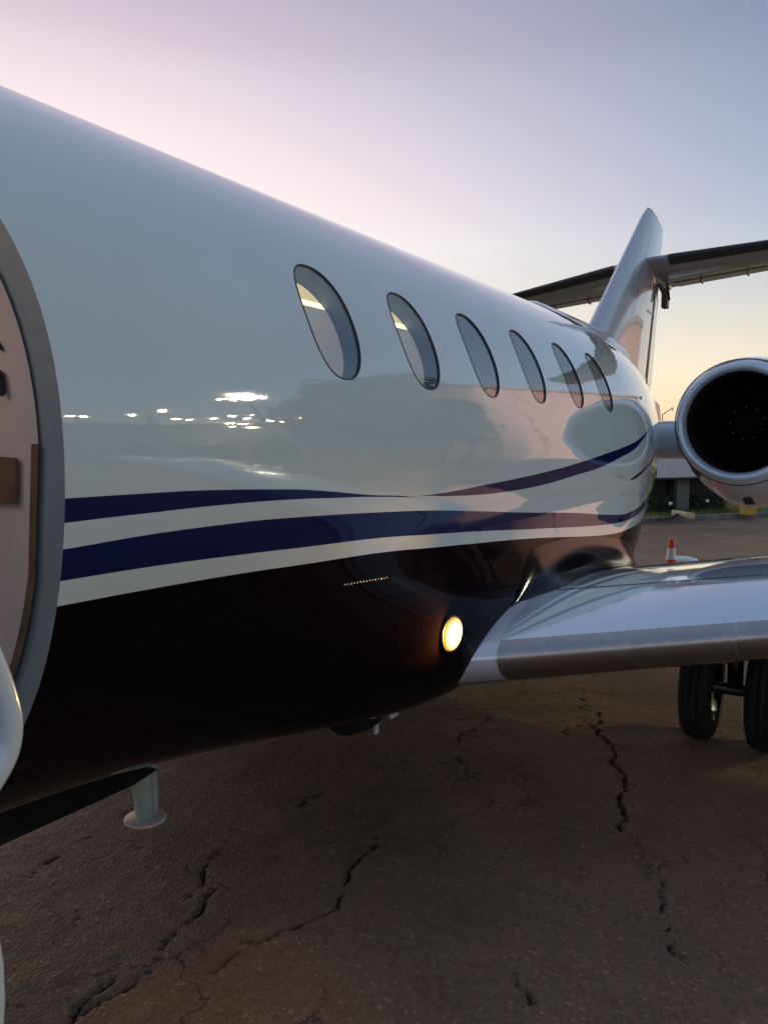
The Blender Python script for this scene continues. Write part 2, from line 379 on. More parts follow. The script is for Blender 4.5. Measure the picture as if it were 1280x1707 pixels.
    sp = ramp(nt, [(0, (.62, .62, .62)), (.5, (.90, .89, .88)), (.84, (1.05, 1.03, 1.0)), (.95, (1.9, 1.8, 1.7))], stones.outputs['Color'])
    col = mixc(nt, 1.0, base, sp, 'MULTIPLY')
    s = nt.nodes.new('ShaderNodeSeparateXYZ'); nt.links.new(tc.outputs['Object'], s.inputs[0])
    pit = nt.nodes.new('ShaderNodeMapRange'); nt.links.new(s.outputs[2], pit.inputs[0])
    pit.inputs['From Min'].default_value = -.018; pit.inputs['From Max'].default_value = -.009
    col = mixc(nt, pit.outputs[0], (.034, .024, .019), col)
    net = nt.nodes.new('ShaderNodeTexVoronoi'); net.feature = 'DISTANCE_TO_EDGE'; net.inputs['Scale'].default_value = 2.3
    wv = nt.nodes.new('ShaderNodeVectorMath'); wv.operation = 'ADD'; nz = nt.nodes.new('ShaderNodeTexNoise'); nz.inputs['Scale'].default_value = 7; nz.inputs['Detail'].default_value = 6
    nt.links.new(tc.outputs['Object'], nz.inputs['Vector']); sc_ = nt.nodes.new('ShaderNodeVectorMath'); sc_.operation = 'SCALE'; sc_.inputs['Scale'].default_value = .28
    nt.links.new(nz.outputs['Color'], sc_.inputs[0]); nt.links.new(tc.outputs['Object'], wv.inputs[0]); nt.links.new(sc_.outputs[0], wv.inputs[1]); nt.links.new(wv.outputs[0], net.inputs['Vector'])
    hair = ramp(nt, [(.004, (.35, .33, .32)), (.016, (1, 1, 1))], net.outputs['Distance'])
    keep = ramp(nt, [(.50, (0, 0, 0)), (.60, (1, 1, 1))], tex(nt, .9, 4, .6))
    col = mixc(nt, keep, col, mixc(nt, 1.0, col, hair, 'MULTIPLY'))
    stain = ramp(nt, [(.56, (1, 1, 1)), (.70, (.5, .48, .47))], tex(nt, .55, 5, .6))
    col = mixc(nt, 1.0, col, stain, 'MULTIPLY')
    nt.links.new(col, b.inputs['Base Color'])
    h = math_(nt, 'ADD', tex(nt, 60, 6, .7), math_(nt, 'MULTIPLY', stones.outputs['Distance'], 1.5))
    bump(nt, b, h, .7, .005)
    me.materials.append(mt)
ground()

# ------------------------------------------------------------------ the jet
R = .965
def sst(t):
    t = min(1, max(0, t)); return t * t * (3 - 2 * t)
def dims(X):
    if X < -1.0:
        s = min(1, (-1 - X) / 3.7)
        return R * max(0, 1 - s ** 2.2) ** .62, R * max(0, 1 - s ** 1.7) ** .75, R * max(0, 1 - s ** 2.6) ** .6
    u = X - 4.6
    w = R if u <= 0 else (R - .0821 * u * u if u < 1.5 else R - .0821 * 2.25 - .2463 * (u - 1.5))
    zt = R - (.024 * (X - 5) ** 2 if X > 5 else 0)
    zb = R - (.05 * (X - 4.9) ** 2 if X > 4.9 else 0)
    return max(w, .05), max(zt, .05), max(zb, .05)
def bumpX(X): return .285 * sst((X - .7) / 1.95) ** 1.3 * (1 - sst((X - 4.2) / 1.9))
def bumpA(d):
    if d <= 13: return 0
    if d < 46: return sst((d - 13) / 29)
    return 1 - .75 * sst((d - 46) / 34)
def rad(X, a):
    w, zt, zb = dims(X); c, s = math.cos(a), math.sin(a); h = zt if s > 0 else zb
    if w < 1e-4 or h < 1e-4: return 1e-4
    d = -math.degrees(math.asin(max(-1, min(1, s))))
    return 1 / math.sqrt((c / w) ** 2 + (s / h) ** 2) + bumpX(X) * bumpA(d)
def skin(X, a, off=0):                   # a in degrees above the port midline
    t = D2R(a); r = rad(X, t) + off
    return (X, r * math.cos(t), r * math.sin(t) + AX)
def skin_normal(X, a):
    e = .004; p = lambda x, b: Vector(skin(x, b))
    return (p(X, a + .3) - p(X, a - .3)).cross(p(X - e, a) - p(X + e, a)).normalized()

jet = empty('business_jet', (0, 0, 0), 'white business jet with navy stripes and dark belly, parked on cracked asphalt', 'jet')

WINX = [1.752, 2.225, 2.710, 3.212, 3.728, 4.232]
def win_outline(cx, k=1.0, n=48, extra=0):
    out = []
    for j in range(n):
        t = 2 * math.pi * j / n; c, s = math.cos(t), math.sin(t); e = 2 / 2.35
        out.append((cx + (.112 * k + extra) * math.copysign(abs(c) ** e, c), 23.05 + (10.6 * k + extra * 59) * math.copysign(abs(s) ** e, s)))
    return out
def door_outline(n=96, inset=0):
    out = []
    for j in range(n):
        t = 2 * math.pi * j / n; c, s = math.cos(t), math.sin(t); p = 2.6 if s > 0 else 6; e = 2 / p
        ah = (42 if s > 0 else 50) - inset * 59
        out.append((.45 + (.401 - inset) * math.copysign(abs(c) ** e, c), 2 + ah * math.copysign(abs(s) ** e, s)))
    return out
def well(outline, r0, r1, port=1, center=None):
    V = []
    for r in (r0, r1):
        for X, a in outline:
            V.append((X, port * (rad(X, D2R(a)) + r) * math.cos(D2R(a)), (rad(X, D2R(a)) + r) * math.sin(D2R(a)) + AX))
    n = len(outline); F = grid_faces(2, n, True)
    cx = sum(p[0] for p in outline) / n; ca = sum(p[1] for p in outline) / n
    for li, r in enumerate((r0, r1)):
        prev = [li * n + j for j in range(n)]
        for k in (.75, .5, .25):
            cur = []
            for X, a in outline:
                X, a = cx + (X - cx) * k, D2R(ca + (a - ca) * k); cur.append(len(V))
                V.append((X, port * (rad(X, a) + r) * math.cos(a), (rad(X, a) + r) * math.sin(a) + AX))
            F += [(prev[j], prev[(j + 1) % n], cur[(j + 1) % n], cur[j]) for j in range(n)]; prev = cur
        a = D2R(ca); V.append((cx, port * (rad(cx, a) + r) * math.cos(a), (rad(cx, a) + r) * math.sin(a) + AX))
        F += [(prev[j], prev[(j + 1) % n], len(V) - 1) for j in range(n)]
    if port < 0: F = [tuple(reversed(f)) for f in F]
    return V, F
def fuselage():
    xs = list(np.concatenate([np.linspace(-4.7, -1, 40), np.linspace(-.96, 6.6, 190), np.linspace(6.65, 9.3, 50)])); n = 176
    V, F = [], []
    for X in xs:
        for j in range(n):
            a = 2 * math.pi * j / n; r = rad(X, a); V.append((X, r * math.cos(a), r * math.sin(a) + AX))
    F = grid_faces(len(xs), n, True)
    F = [tuple(reversed(f)) for f in F]
    m = len(xs) * n
    F += [tuple(range(n)), tuple(reversed(range(m - n, m)))]
    o = mk('fuselage', V, F, ['paint', 'reveal', 'jamb'], jet)
    bm = bmesh.new(); bm.from_mesh(o.data); bmesh.ops.recalc_face_normals(bm, faces=bm.faces); bm.to_mesh(o.data); bm.free()
    cv, cf, cm = [], [], []
    for cx in WINX:
        for port in (1, -1):
            v, f = well(win_outline(cx), .06, -.078, port); k = len(cv); cv += v; cf += [tuple(i + k for i in q) for q in f]; cm += [1] * len(f)
    v, f = well(door_outline(), .10, -.55); k = len(cv); cv += v; cf += [tuple(i + k for i in q) for q in f]; cm += [2] * len(f)
    c = mk('cutter', cv, cf, ['paint', 'reveal', 'jamb'], smooth=False)
    c.data.polygons.foreach_set('material_index', cm)
    bm = bmesh.new(); bm.from_mesh(c.data); bmesh.ops.recalc_face_normals(bm, faces=bm.faces); bm.to_mesh(c.data); bm.free()
    b = o.modifiers.new('b', 'BOOLEAN'); b.object = c; b.operation = 'DIFFERENCE'; b.solver = 'EXACT'
    try: b.material_mode = 'INDEX'
    except Exception: pass
    dg = bpy.context.evaluated_depsgraph_get()
    me = bpy.data.meshes.new_from_object(o.evaluated_get(dg)); me.name = 'fuselage'
    o.modifiers.clear(); old = o.data; o.data = me; bpy.data.meshes.remove(old)
    bpy.data.objects.remove(c)
    # exact normals on the painted skin
    N = len(me.loops); nor = np.zeros((N, 3), np.float32)
    vn = {}
    for p in me.polygons:
        p.use_smooth = True
        for li in p.loop_indices:
            if p.material_index == 0 and abs(p.normal.x) < .97:
                vi = me.loops[li].vertex_index
                if vi not in vn:
                    q = me.vertices[vi].co; X, y, z = q.x, -q.y, q.z - AX
                    w = skin_normal(max(-4.6, min(X, 9.25)), math.degrees(math.atan2(z, y)))
                    vn[vi] = (w.x, -w.y, w.z) if Vector((0, y, z)).dot(Vector((0, w.y, w.z))) > 0 else (-w.x, w.y, -w.z)
                nor[li] = vn[vi]
            else: nor[li] = p.normal
    me.normals_split_custom_set(nor.tolist())
    return o
body = fuselage()

# windows: gasket, acrylic pane, shade and what is lit behind it
def patch(name, ring, off, m, parent, rings=6):
    cx = sum(p[0] for p in ring) / len(ring); ca = sum(p[1] for p in ring) / len(ring)
    V = [skin(cx, ca, off)]; n = len(ring)
    for k in range(1, rings + 1):
        for X, a in ring: V.append(skin(cx + (X - cx) * k / rings, ca + (a - ca) * k / rings, off))
    F = [(0, 1 + (j + 1) % n, 1 + j) for j in range(n)]
    for k in range(rings - 1):
        for j in range(n):
            a, b = 1 + k * n + j, 1 + k * n + (j + 1) % n; F.append((a, b, b + n, a + n))
    return mk(name, V, F, m, parent)
for i, cx in enumerate(WINX):
    fr = win_outline(cx); V = []
    prof = [(-.0005, -.004), (.0005, .0012), (.0040, .0016), (.0052, -.003)]
    for ex, of in prof:
        for X, a in win_outline(cx, 1, 64, ex - .004): V.append(skin(X, a, of))
    w = mk('window', V, grid_faces(len(prof), 64, True), 'black', jet)
    patch('pane', win_outline(cx, 1, 48, -.003), -.004, 'pane' if i < 2 else 'pane_coated', w)
    o = win_outline(cx, 1.0, 64, -.001)
    if i < 2:   # the cabin ceiling is lit above the half-drawn shade
        cut = 28.1
        low = [(X, min(a, cut)) for X, a in o]; patch('shade', low, -.062, 'shade', w, 4)
        up = [(X, max(a, cut + .2)) for X, a in o]; patch('lit_ceiling', up, -.066, 'cabin', w, 4)
        patch('lit_cornice', [(X, min(max(a, cut + .2), cut + 1.5)) for X, a in o], -.065, 'cabin_low', w, 4)
    else:
        patch('shade', o, -.012, 'shade_sky_glow', w, 4)   # blind set right behind the acrylic; its bluish glow stands in for mirrored sky
for i, cx in enumerate(WINX):           # starboard side
    V = [(x, -y, z) for x, y, z in [skin(X, a, -.004) for X, a in win_outline(cx, 1, 32)]]
    mk('window', V, [tuple(range(32))], 'reveal', jet)

# door opening: liner, wood trim, latch, and the lit vestibule
do = door_outline(192)
seg = [p for p in do if p[0] > .40 and -46 < p[1] < 38]
seg.sort(key=lambda p: p[1])
def liner_sheet(name, r0, r1, m, inset, seg=seg, parent=jet):
    V = []
    for X, a in seg:
        t = D2R(a)
        for r in (r0, r1): V.append((X - inset, r * math.cos(t), r * math.sin(t) + AX))
    F = grid_faces(len(seg), 2) + [tuple(reversed(q)) for q in []]
    return mk(name, V, F, m, parent)
liner_sheet('cabin_liner', R - .066, R - .5, 'liner', .006)
liner_sheet('wood_trim', R - .060, R - .082, 'wood', .010, [p for p in seg if p[1] < 3])
def on_aft_wall(px, py, X=.842):        # where the picture's own geometry meets the aft jamb plane
    r = (px - 640) / 1282; d = (py - 853.5) / 1282
    up = -(math.sin(PITCH) + d * math.cos(PITCH)); hf = math.cos(PITCH) - d * math.sin(PITCH)
    v = (math.cos(YAW) * hf + math.sin(YAW) * r, -math.sin(YAW) * hf + math.cos(YAW) * r, up); t = X / v[0]
    return (X, 2.19 + t * v[1], AX + .03 + t * v[2])
def slab(pts, th, name, m, parent):
    V = pts + [(p[0] - th, p[1], p[2]) for p in pts]; n = len(pts)
    F = grid_faces(2, n, True) + [tuple(range(n)), tuple(reversed(range(n, 2 * n)))]
    return mk(name, V, F, m, parent, smooth=False)
slab([(.838, .60, AX - .08), (.838, .838, AX - .08), (.838, .845, AX + .005), (.838, .60, AX + .015)], .006, 'wood_panel', 'wood', jet)
slab([(.838, .800, AX + .17), (.838, .812, AX + .16), (.838, .816, AX + .125), (.838, .806, AX + .12)], .01, 'door_latch', 'black', jet)
slab([(.838, .790, AX + .235), (.838, .80, AX + .225), (.838, .815, AX + .205), (.838, .806, AX + .205)], .01, 'door_latch', 'black', jet)
cl = bpy.data.lights.new('cabin_light', 'AREA'); cl.energy = .55; cl.size = .25; cl.color = (1, .74, .55)
clo = bpy.data.objects.new('cabin_light', cl); COL.objects.link(clo); clo.parent = jet
clo.location = (.42, -.62, AX + .34); clo.rotation_euler = Vector((-.6, .1, .6)).to_track_quat('Z', 'Y').to_euler()
# airstair door folded down, out of frame to the left but for its rim
st = mk('airstair', *join(box(.06, .50, .72, .80, .62, .98, .01), box(.08, .46, .98, 1.05, .42, .60, .01)), 'white', jet)
for k in range(3): mk('step', *box(.12, .44, .92 + .24 * k, 1.12 + .24 * k, .66 - .22 * k, .69 - .22 * k, .006), 'dark', st)
rail = spline([(.36, 1.26, AX + .25), (.42, 1.28, AX + .05), (.478, 1.30, AX - .15), (.519, 1.30, AX - .275), (.523, 1.30, AX - .335), (.495, 1.30, AX - .38), (.44, 1.29, AX - .43), (.36, 1.27, AX - .48), (.28, 1.2, AX - .6)], 10)
mk('airstair_rim', *tube(rail, .0185, 16), 'white', jet)
mk('airstair_strut', *tube([(.405, 1.42, AX - .38), (.421, 1.42, AX - .483), (.4255, 1.42, AX - .523), (.4255, 1.42, AX - .564), (.421, 1.42, AX - .605), (.40, 1.42, AX - .72)], .012, 12), 'white', jet)

# belly fittings
keel = [(-1.2, -.01), (.9, -.012), (1.40, -.012), (1.58, -.012), (1.68, .004), (1.55, .070), (1.30, .082), (-1.2, .086)]
V = [(X, y, AX - 1.055 + z) for y in (.185, .215) for X, z in keel]; n = len(keel)
mk('belly_strake', V, grid_faces(2, n, True) + [tuple(range(n)), tuple(reversed(range(n, 2 * n)))], 'matt', jet, smooth=False)
mst = mk('belly_mast', *join(tube([(1.62, .17, AX - .92), (1.655, .16, AX - 1.06), (1.675, .152, AX - 1.228)], [.036, .034, .031], 20),
                             tube([(1.68, .175, AX - .95), (1.70, .168, AX - 1.08), (1.706, .164, AX - 1.224)], [.014, .014, .014], 12)), 'mast', jet)
mk('foot_disc', *lathe([(-.007, .001), (-.007, .066), (-.004, .070), (.002, .070), (.004, .066), (.004, .001)], 40, 'Z', (1.677, .15, AX - 1.235)), 'disc', mst)
bl = mk('belly_fairing', *lathe([(-.062, .001), (-.058, .03), (-.042, .06), (.03, .10)], 28, 'Z', (2.36, .56, AX - 1.0), lambda a, x, y: (x * 2.1, y)), 'matt', jet)
mk('drain_tab', *box(2.40, 2.425, .60, .612, AX - 1.085, AX - 1.04, .003), 'sleeve', bl)
mk('drain_tab', *box(2.41, 2.47, .665, .674, AX - 1.015, AX - .99, .003), 'sleeve', bl)

# landing light set in the fairing ahead of the wing
lx, la = 2.324, -32.5
lp, ln = Vector(skin(lx, la)), skin_normal(lx, la)
ln = ln if ln.y > 0 else -ln
ta = ln.cross(Vector((1, 0, 0))).normalized(); tb = ln.cross(ta).normalized()
def disc_on(rings, n=40):
    V = []
    for r, h in rings:
        for j in range(n):
            t = 2 * math.pi * j / n; V.append(tuple(lp + (ta * math.cos(t) + tb * math.sin(t)) * r + ln * h))
    return V, grid_faces(len(rings), n, True) + [tuple(reversed(range((len(rings) - 1) * n, len(rings) * n)))]
ll = mk('landing_light', *disc_on([(.066, -.014), (.066, .004), (.061, .006), (.059, .002)]), 'dark', jet)
mk('lamp_rim', *disc_on([(.059, .002), (.058, .006), (.0535, .009)]), 'lens_rim', ll)
mk('lamp_reflector', *disc_on([(.0535, .009), (.047, .0125), (.044, .0135)]), 'lens_mid', ll)
mk('lamp_lens', *disc_on([(.044, .0135), (.030, .018), (.010, .020)]), 'lens', ll)
pl = bpy.data.lights.new('landing_lamp', 'SPOT'); pl.energy = 16.0; pl.spot_size = D2R(165); pl.spot_blend = 1.0; pl.color = (1, .50, .13); pl.shadow_soft_size = .008
plo = bpy.data.objects.new('landing_lamp', pl); COL.objects.link(plo); plo.parent = ll
q_ = lp + ln * .032; plo.location = (q_.x, -q_.y, q_.z); plo.rotation_euler = Vector((1, -.25, -.2)).to_track_quat('Z', 'Y').to_euler()
# row of raised fasteners along the lower skin
V, F = [], []
for k in range(15):
    X_, a_ = 1.765 + k * .0148, -21.75 - k * .016
    p_ = Vector(skin(X_, a_, .0)); n_ = skin_normal(X_, a_); n_ = n_ if n_.y > 0 else -n_; t_ = Vector((1, 0, 0)); b_ = n_.cross(t_); o_ = len(V)
    for rr_, hh_ in ((.0032, 0), (.0026, .0014)):
        for m_ in range(8): V.append(tuple(p_ + (t_ * math.cos(m_ * .785) + b_ * math.sin(m_ * .785)) * rr_ + n_ * hh_))
    F += [(o_ + m_, o_ + (m_ + 1) % 8, o_ + 8 + (m_ + 1) % 8, o_ + 8 + m_) for m_ in range(8)] + [tuple(range(o_ + 8, o_ + 16))]
tag(mk('fastener_row', V, F, 'bolt', jet), kind='stuff')

# wings
def airfoil(s, th, camber=.014):        # s in -1..1, leading edge at 0
    x = s * s; t = 5 * th * (.2969 * math.sqrt(x) - .126 * x - .3516 * x * x + .2843 * x ** 3 - .1015 * x ** 4)
    zc = camber * (1 - (2 * x - .9) ** 2 / (.81 if x < .45 else 1.21)) if True else 0
    return x, (zc + t if s >= 0 else zc - t)
def wing_pt(Y, s, off=0):
    xl = 2.497 + (Y - .903) * math.tan(D2R(25)); zl = -.838 + (Y - .903) * math.tan(D2R(3.0))
    ch = 3.13 - (Y - .79) * .30; th = .130 - .003 * Y
    e = .002; W_INC = D2R(3.1 - 1.1 * sst((Y - .9) / 1.3))
    def q(s_):
        x, z = airfoil(max(-1, min(1, s_)), th); return x * ch, z * ch
    x, z = q(s)
    if off:
        (xa, za), (xb, zb) = q(s - e), q(s + e); dx, dz = xb - xa, zb - za; L = math.hypot(dx, dz) + 1e-9
        x += -dz / L * off; z += dx / L * off
    return (xl + x * math.cos(W_INC) + z * math.sin(W_INC), Y, zl - x * math.sin(W_INC) + z * math.cos(W_INC))
def wing_sheet(name, Ys, ss, m, parent, off=0, port=1, cap=False):
    V = []
    for Y in Ys:
        for s in ss:
            p = wing_pt(Y, s, off); q = rolled((p[0], port * p[1], p[2])); V.append(q)
    F = grid_faces(len(Ys), len(ss))
    if cap: F.append(tuple(range((len(Ys) - 1) * len(ss), len(Ys) * len(ss))))
    if port < 0: F = [tuple(reversed(f)) for f in F]
    return mk(name, V, F, m, parent)
YS = list(np.linspace(.55, 6.5, 44)); SS = list(np.linspace(-1, 1, 121))
wing = wing_sheet('wing', YS, SS, 'wing', jet, cap=True)
wing_sheet('wing', YS, list(np.linspace(-1, 1, 61)), 'wing', jet, port=-1, cap=True)
for a, b in ((.990, 1.74), (1.743, 3.2), (3.203, 4.8), (4.803, 6.48)):
    wing_sheet('leading_edge', list(np.linspace(a, b, 12)), list(np.linspace(-.20, .112, 49)), 'strip', wing, .0022)
wing_sheet('root_cuff', list(np.linspace(.78, .987, 10)), list(np.linspace(-.17, .33, 49)), 'cuff', wing, .0030)
wing_sheet('panel_seam', list(np.linspace(1.04, 6.4, 40)), [.395, .399], 'dark', wing, .0008)
V, F = [], []
for i, Y in enumerate(np.arange(1.02, 3.4, .028)):
    p = rolled(wing_pt(Y, .392, .0014)); k = len(V)
    V += [(p[0] - .004, p[1] - .0045, p[2]), (p[0] + .004, p[1] - .0045, p[2]), (p[0] + .004, p[1] + .0045, p[2]), (p[0] - .004, p[1] + .0045, p[2]), (p[0], p[1], p[2] + .0016)]
    F += [(k, k + 1, k + 4), (k + 1, k + 2, k + 4), (k + 2, k + 3, k + 4), (k + 3, k, k + 4)]
tag(mk('rivet_row', V, F, 'dark', wing, smooth=False), kind='stuff')
# dark fillet panel closing the joint between fuselage and wing
def gap(p): y, z = p[1], p[2] - AX; return math.hypot(y, z) - rad(p[0], math.atan2(z, y))
V, F = [], []; NS = 9; rows = 0
for s_ in np.linspace(.30, .90, 46):
    a_, b_ = .55, 1.6
    for _ in range(26):
        m_ = (a_ + b_) / 2
        if gap(rolled(wing_pt(m_, s_))) < 0: a_ = m_
        else: b_ = m_
    k_ = sst((s_ - .30) / .14); wd = .006 + .100 * k_
    J = Vector(rolled(wing_pt(b_, s_))); P_ = Vector(rolled(wing_pt(b_ + wd, s_, .0035)))
    ja = math.degrees(math.atan2(J.z - AX, J.y)); Q_ = Vector(skin(J.x, ja + .5 + 6.5 * k_, .003))
    c_ = J + (P_ - J) * .12 + (Q_ - J) * .12
    for t_ in np.linspace(0, 1, NS): V.append(tuple(P_ * (1 - t_) ** 2 + c_ * 2 * t_ * (1 - t_) + Q_ * t_ * t_))
    rows += 1
mk('wing_fillet', V, [tuple(reversed(q)) for q in grid_faces(rows, NS)], 'fillet', wing)

# engines on their pylons
EX, EY, EZ = 5.72, 1.372, .184
def nac_shape(a, y, z):
    k = sst((a - .05) / .8)
    return (y, z * (1 + (.30 * k if z < 0 else .02 * k)))
def engine(port):
    c = (EX, port * EY, AX + EZ)
    outer = [(.03, .405), (.10, .427), (.25, .454), (.5, .482), (.9, .500), (1.3, .495), (1.8, .46), (2.2, .40), (2.45, .34)]
    nc = mk('engine_nacelle', *lathe(outer, 72, 'X', c, nac_shape), 'white', jet)
    lip = [(.10, .350), (.05, .3505), (.015, .358), (0, .371), (-.004, .380), (.004, .391), (.018, .4005), (.03, .4055)]
    mk('intake_lip', *lathe(lip, 72, 'X', c), 'lip', nc)
    mk('intake_duct', *lathe([(.62, .355), (.45, .355), (.25, .344), (.10, .3498)], 64, 'X', c), 'duct', nc)
    mk('cowl_seam', *lathe([(.120, .4285), (.122, .4360), (.132, .4385), (.134, .4305)], 72, 'X', c, nac_shape), 'dark', nc)
    mk('exhaust_nozzle', *lathe([(2.42, .30), (2.46, .335), (2.50, .30), (2.62, .26), (2.60, .22), (2.3, .2), (2.3, .001)], 48, 'X', c), 'grime', nc)
    if port < 0: return
    mk('duct_end', *lathe([(.60, .356), (.66, .001)], 48, 'X', c), 'duct', nc)
    mk('spinner', *lathe([(.40, .001), (.405, .02), (.44, .06), (.50, .095), (.56, .11)], 36, 'X', c), 'fan', nc)
    b0 = None
    for k in range(22):
        t = 2 * math.pi * k / 22
        if b0 is None:
            V = []
            for r, x0, x1, tw in ((.10, .52, .60, .10), (.20, .50, .60, .17), (.28, .49, .60, .22), (.345, .50, .60, .25)):
                for x, q in ((x0, -tw / 2), (x1, tw / 2)):
                    an = q * .28 / r * .9
                    V.append((x, r * math.cos(an), r * math.sin(an)))
            b0 = mk('fan_blade', V, grid_faces(4, 2), 'fan', nc)
            o = b0
        else:
            o = b0.copy(); COL.objects.link(o); o.parent = nc
        o.location = (c[0], -c[1], c[2]); o.rotation_euler = (t, 0, 0)
    bt0 = None
    for k in range(9):
        t = 2 * math.pi * k / 9 + .3
        p = (c[0] + .428, c[1] + .118 * math.cos(t), c[2] + .118 * math.sin(t))
        if bt0 is None: bt0 = o = mk('spinner_bolt', *lathe([(-.006, .001), (-.006, .004), (0, .006), (.03, .006)], 8, 'X'), 'bolt', nc)
        else: o = bt0.copy(); COL.objects.link(o); o.parent = nc
        o.location = (p[0], -p[1], p[2])
    # vents and scoop low on the cowl
    def on_cowl(a, ang, off):
        prof = np.interp(a, [q[0] for q in outer], [q[1] for q in outer]) + off
        y, z = nac_shape(a, prof * math.cos(ang), prof * math.sin(ang)); return (c[0] + a, c[1] + y, c[2] + z)
    def cowl_patch(name, a0, a1, t0, t1, m, off):
        V = [on_cowl(a, D2R(t), off) for a in np.linspace(a0, a1, 5) for t in np.linspace(t0, t1, 7)]
        return mk(name, V, grid_faces(5, 7), m, nc)
    cowl_patch('cowl_vent', .42, .60, 269.0, 276.5, 'black', .004)
    cowl_patch('vent_frame', .40, .62, 268.0, 277.5, 'white', .002)
    cowl_patch('cowl_scoop', .15, .30, 222, 234, 'black', .004)
    cowl_patch('cowl_scoop', .03, .10, 190, 198, 'black', .003)
engine(1); engine(-1)
def pylon(port):
    V = []; ys = np.linspace(.55, .98, 8)
    ring = [(6.05, 0), (6.065, .045), (6.12, .085), (6.35, .12), (7.0, .13), (7.7, .07), (8.0, 0), (7.7, -.07), (7.0, -.13), (6.35, -.12), (6.12, -.085), (6.065, -.045)]
    for y in ys: V += [(x, port * y, AX + .07 + z * 1.25) for x, z in ring]
    F = grid_faces(len(ys), len(ring), True)
    if port < 0: F = [tuple(reversed(f)) for f in F]
    return mk('engine_pylon', V, F, 'white', jet)
pylon(1); pylon(-1)

# fin, rudder, tailplane
def surf(secs, m, name, parent, s0=-1, s1=1, ns=61, off=0):
    """secs: (leading edge point, chord vector, thickness, thickness direction) in the jet's frame"""
    V = []
    for le, chv, th, dr in secs:
        L = chv.length
        for s in np.linspace(s0, s1, ns):
            x, z = airfoil(s, th, 0); V.append(rolled(tuple(le + chv * x + dr * (z * L))))
    F = grid_faces(len(secs), ns) + [tuple(range(ns)), tuple(reversed(range((len(secs) - 1) * ns, len(secs) * ns)))]
    return mk(name, V, F, m, parent)
YD = Vector((0, 1, 0)); ZD = Vector((0, 0, 1))
def fin_le(z): return 7.06 + (z - 1.107) * 1.392
def fin_te(z): return 9.13 + (z - .657) * .517
def fsec(z, frac0, frac1, th, k=1.0):
    a, b = fin_le(z), fin_te(z); return (Vector((a + (b - a) * frac0, 0, z)), Vector(((b - a) * (frac1 - frac0), 0, 0)), th * k, YD)
zz = list(np.linspace(.35, 2.66, 24))
fin = surf([fsec(z, 0, 1, .125) for z in zz] + [(Vector((9.34, 0, 2.73)), Vector((.87, 0, -.02)), .10, YD), (Vector((9.46, 0, 2.80)), Vector((.66, 0, -.06)), .08, YD)], 'fin_darkened', 'fin', jet)
def fin_skin(frac0, frac1, z0, z1, off, name, m, parent, n=12):
    V = []
    for z in np.linspace(z0, z1, n):
        a, b = fin_le(z), fin_te(z); ch = b - a
        for fr in (frac0, frac1):
            _, t = airfoil(math.sqrt(fr), .125, 0); V.append(rolled((a + ch * fr, t * ch + off, z)))
    return mk(name, V, grid_faces(n, 2), m, parent)
fin_skin(.800, .835, .75, 1.80, .004, 'rudder_gap', 'black', fin)
fin_skin(.845, .995, .70, 1.78, .010, 'rudder', 'fin_darkened', fin)
fin_skin(.62, .98, 1.49, 1.52, .006, 'rudder_hinge_cover', 'stab', fin)
fin_skin(.30, .306, 1.3, 2.6, .002, 'fin_seam', 'stab', fin)
mk('beacon', *lathe([(0, .03), (.03, .028), (.05, .015), (.056, .001)], 16, 'Z', rolled((9.78, 0, 2.735))), 'beacon', fin)
# dorsal hump running into the fin
V = []; n = 25; hx = np.linspace(5.05, 7.6, 40)
for X in hx:
    k = sst((X - 5.05) / .55); top = .965 + .150 * k - .004 * max(0, X - 6); hw = .05 + .13 * k
    base = dims(X)[1] - .12
    for j in range(n):
        t = math.pi * j / (n - 1); V.append(rolled((X, hw * math.cos(t) * (1.15 if math.sin(t) < .4 else 1), base + (top - base) * math.sin(t) ** .75)))
mk('dorsal_fairing', V, grid_faces(len(hx), n), 'white', jet)
def tsec(Y, f0, f1, th):
    le = 8.86 + .33 * abs(Y); te = 10.40 + .10 * abs(Y); ch = te - le
    return (Vector((le + ch * f0, Y, 2.06 + .02 * abs(Y))), Vector((ch * (f1 - f0), 0, -.03 * (f1 - f0))), th, ZD)
for port in (1, -1):
    Ys = [port * y for y in np.linspace(.0, 2.6, 20)]
    if port < 0: Ys = Ys[::-1]
    tp = surf([tsec(y, 0, 1, .105) for y in Ys], 'stab', 'tailplane', jet)
    V = []
    for y in (np.linspace(.30, 2.58, 16) if port > 0 else np.linspace(-2.58, -.30, 16)):
        le, chv, th, dr = tsec(y, 0, 1, .105)
        for s in np.linspace(-.30, .26, 25):
            x, z = airfoil(s, .112, 0); V.append(rolled(tuple(le + chv * x + dr * (z * chv.length) + Vector((-.004, 0, 0)))))
    mk('deice_boot', V, grid_faces(16, 25), 'boot', tp)
    V = []
    for y in (np.linspace(.12, 2.5, 14) if port > 0 else np.linspace(-2.5, -.12, 14)):
        le, chv, th, dr = tsec(y, 0, 1, .105)
        for fr in (.70, .995):
            _, t = airfoil(math.sqrt(fr), .105, 0); V.append(rolled(tuple(le + chv * fr - dr * (t * chv.length + .008))))
    mk('elevator', V, [tuple(reversed(q)) for q in grid_faces(14, 2)], 'stab', tp)
    for k in range(5):
        y = port * (.45 + .5 * k); le, chv, th, dr = tsec(y, 0, 1, .105); p = rolled(tuple(le + chv * .72 - dr * .075))
        mk('elevator_hinge', *box(p[0] - .05, p[0] + .06, p[1] - .012, p[1] + .012, p[2] - .03, p[2] + .02, .004), 'stab', tp)
bul = mk('bullet_fairing', *lathe([(0, .001), (.03, .03), (.12, .06), (.35, .085), (.9, .09), (1.4, .07), (1.7, .03)], 24, 'X', rolled((8.70, 0, 2.03))), 'white', jet)
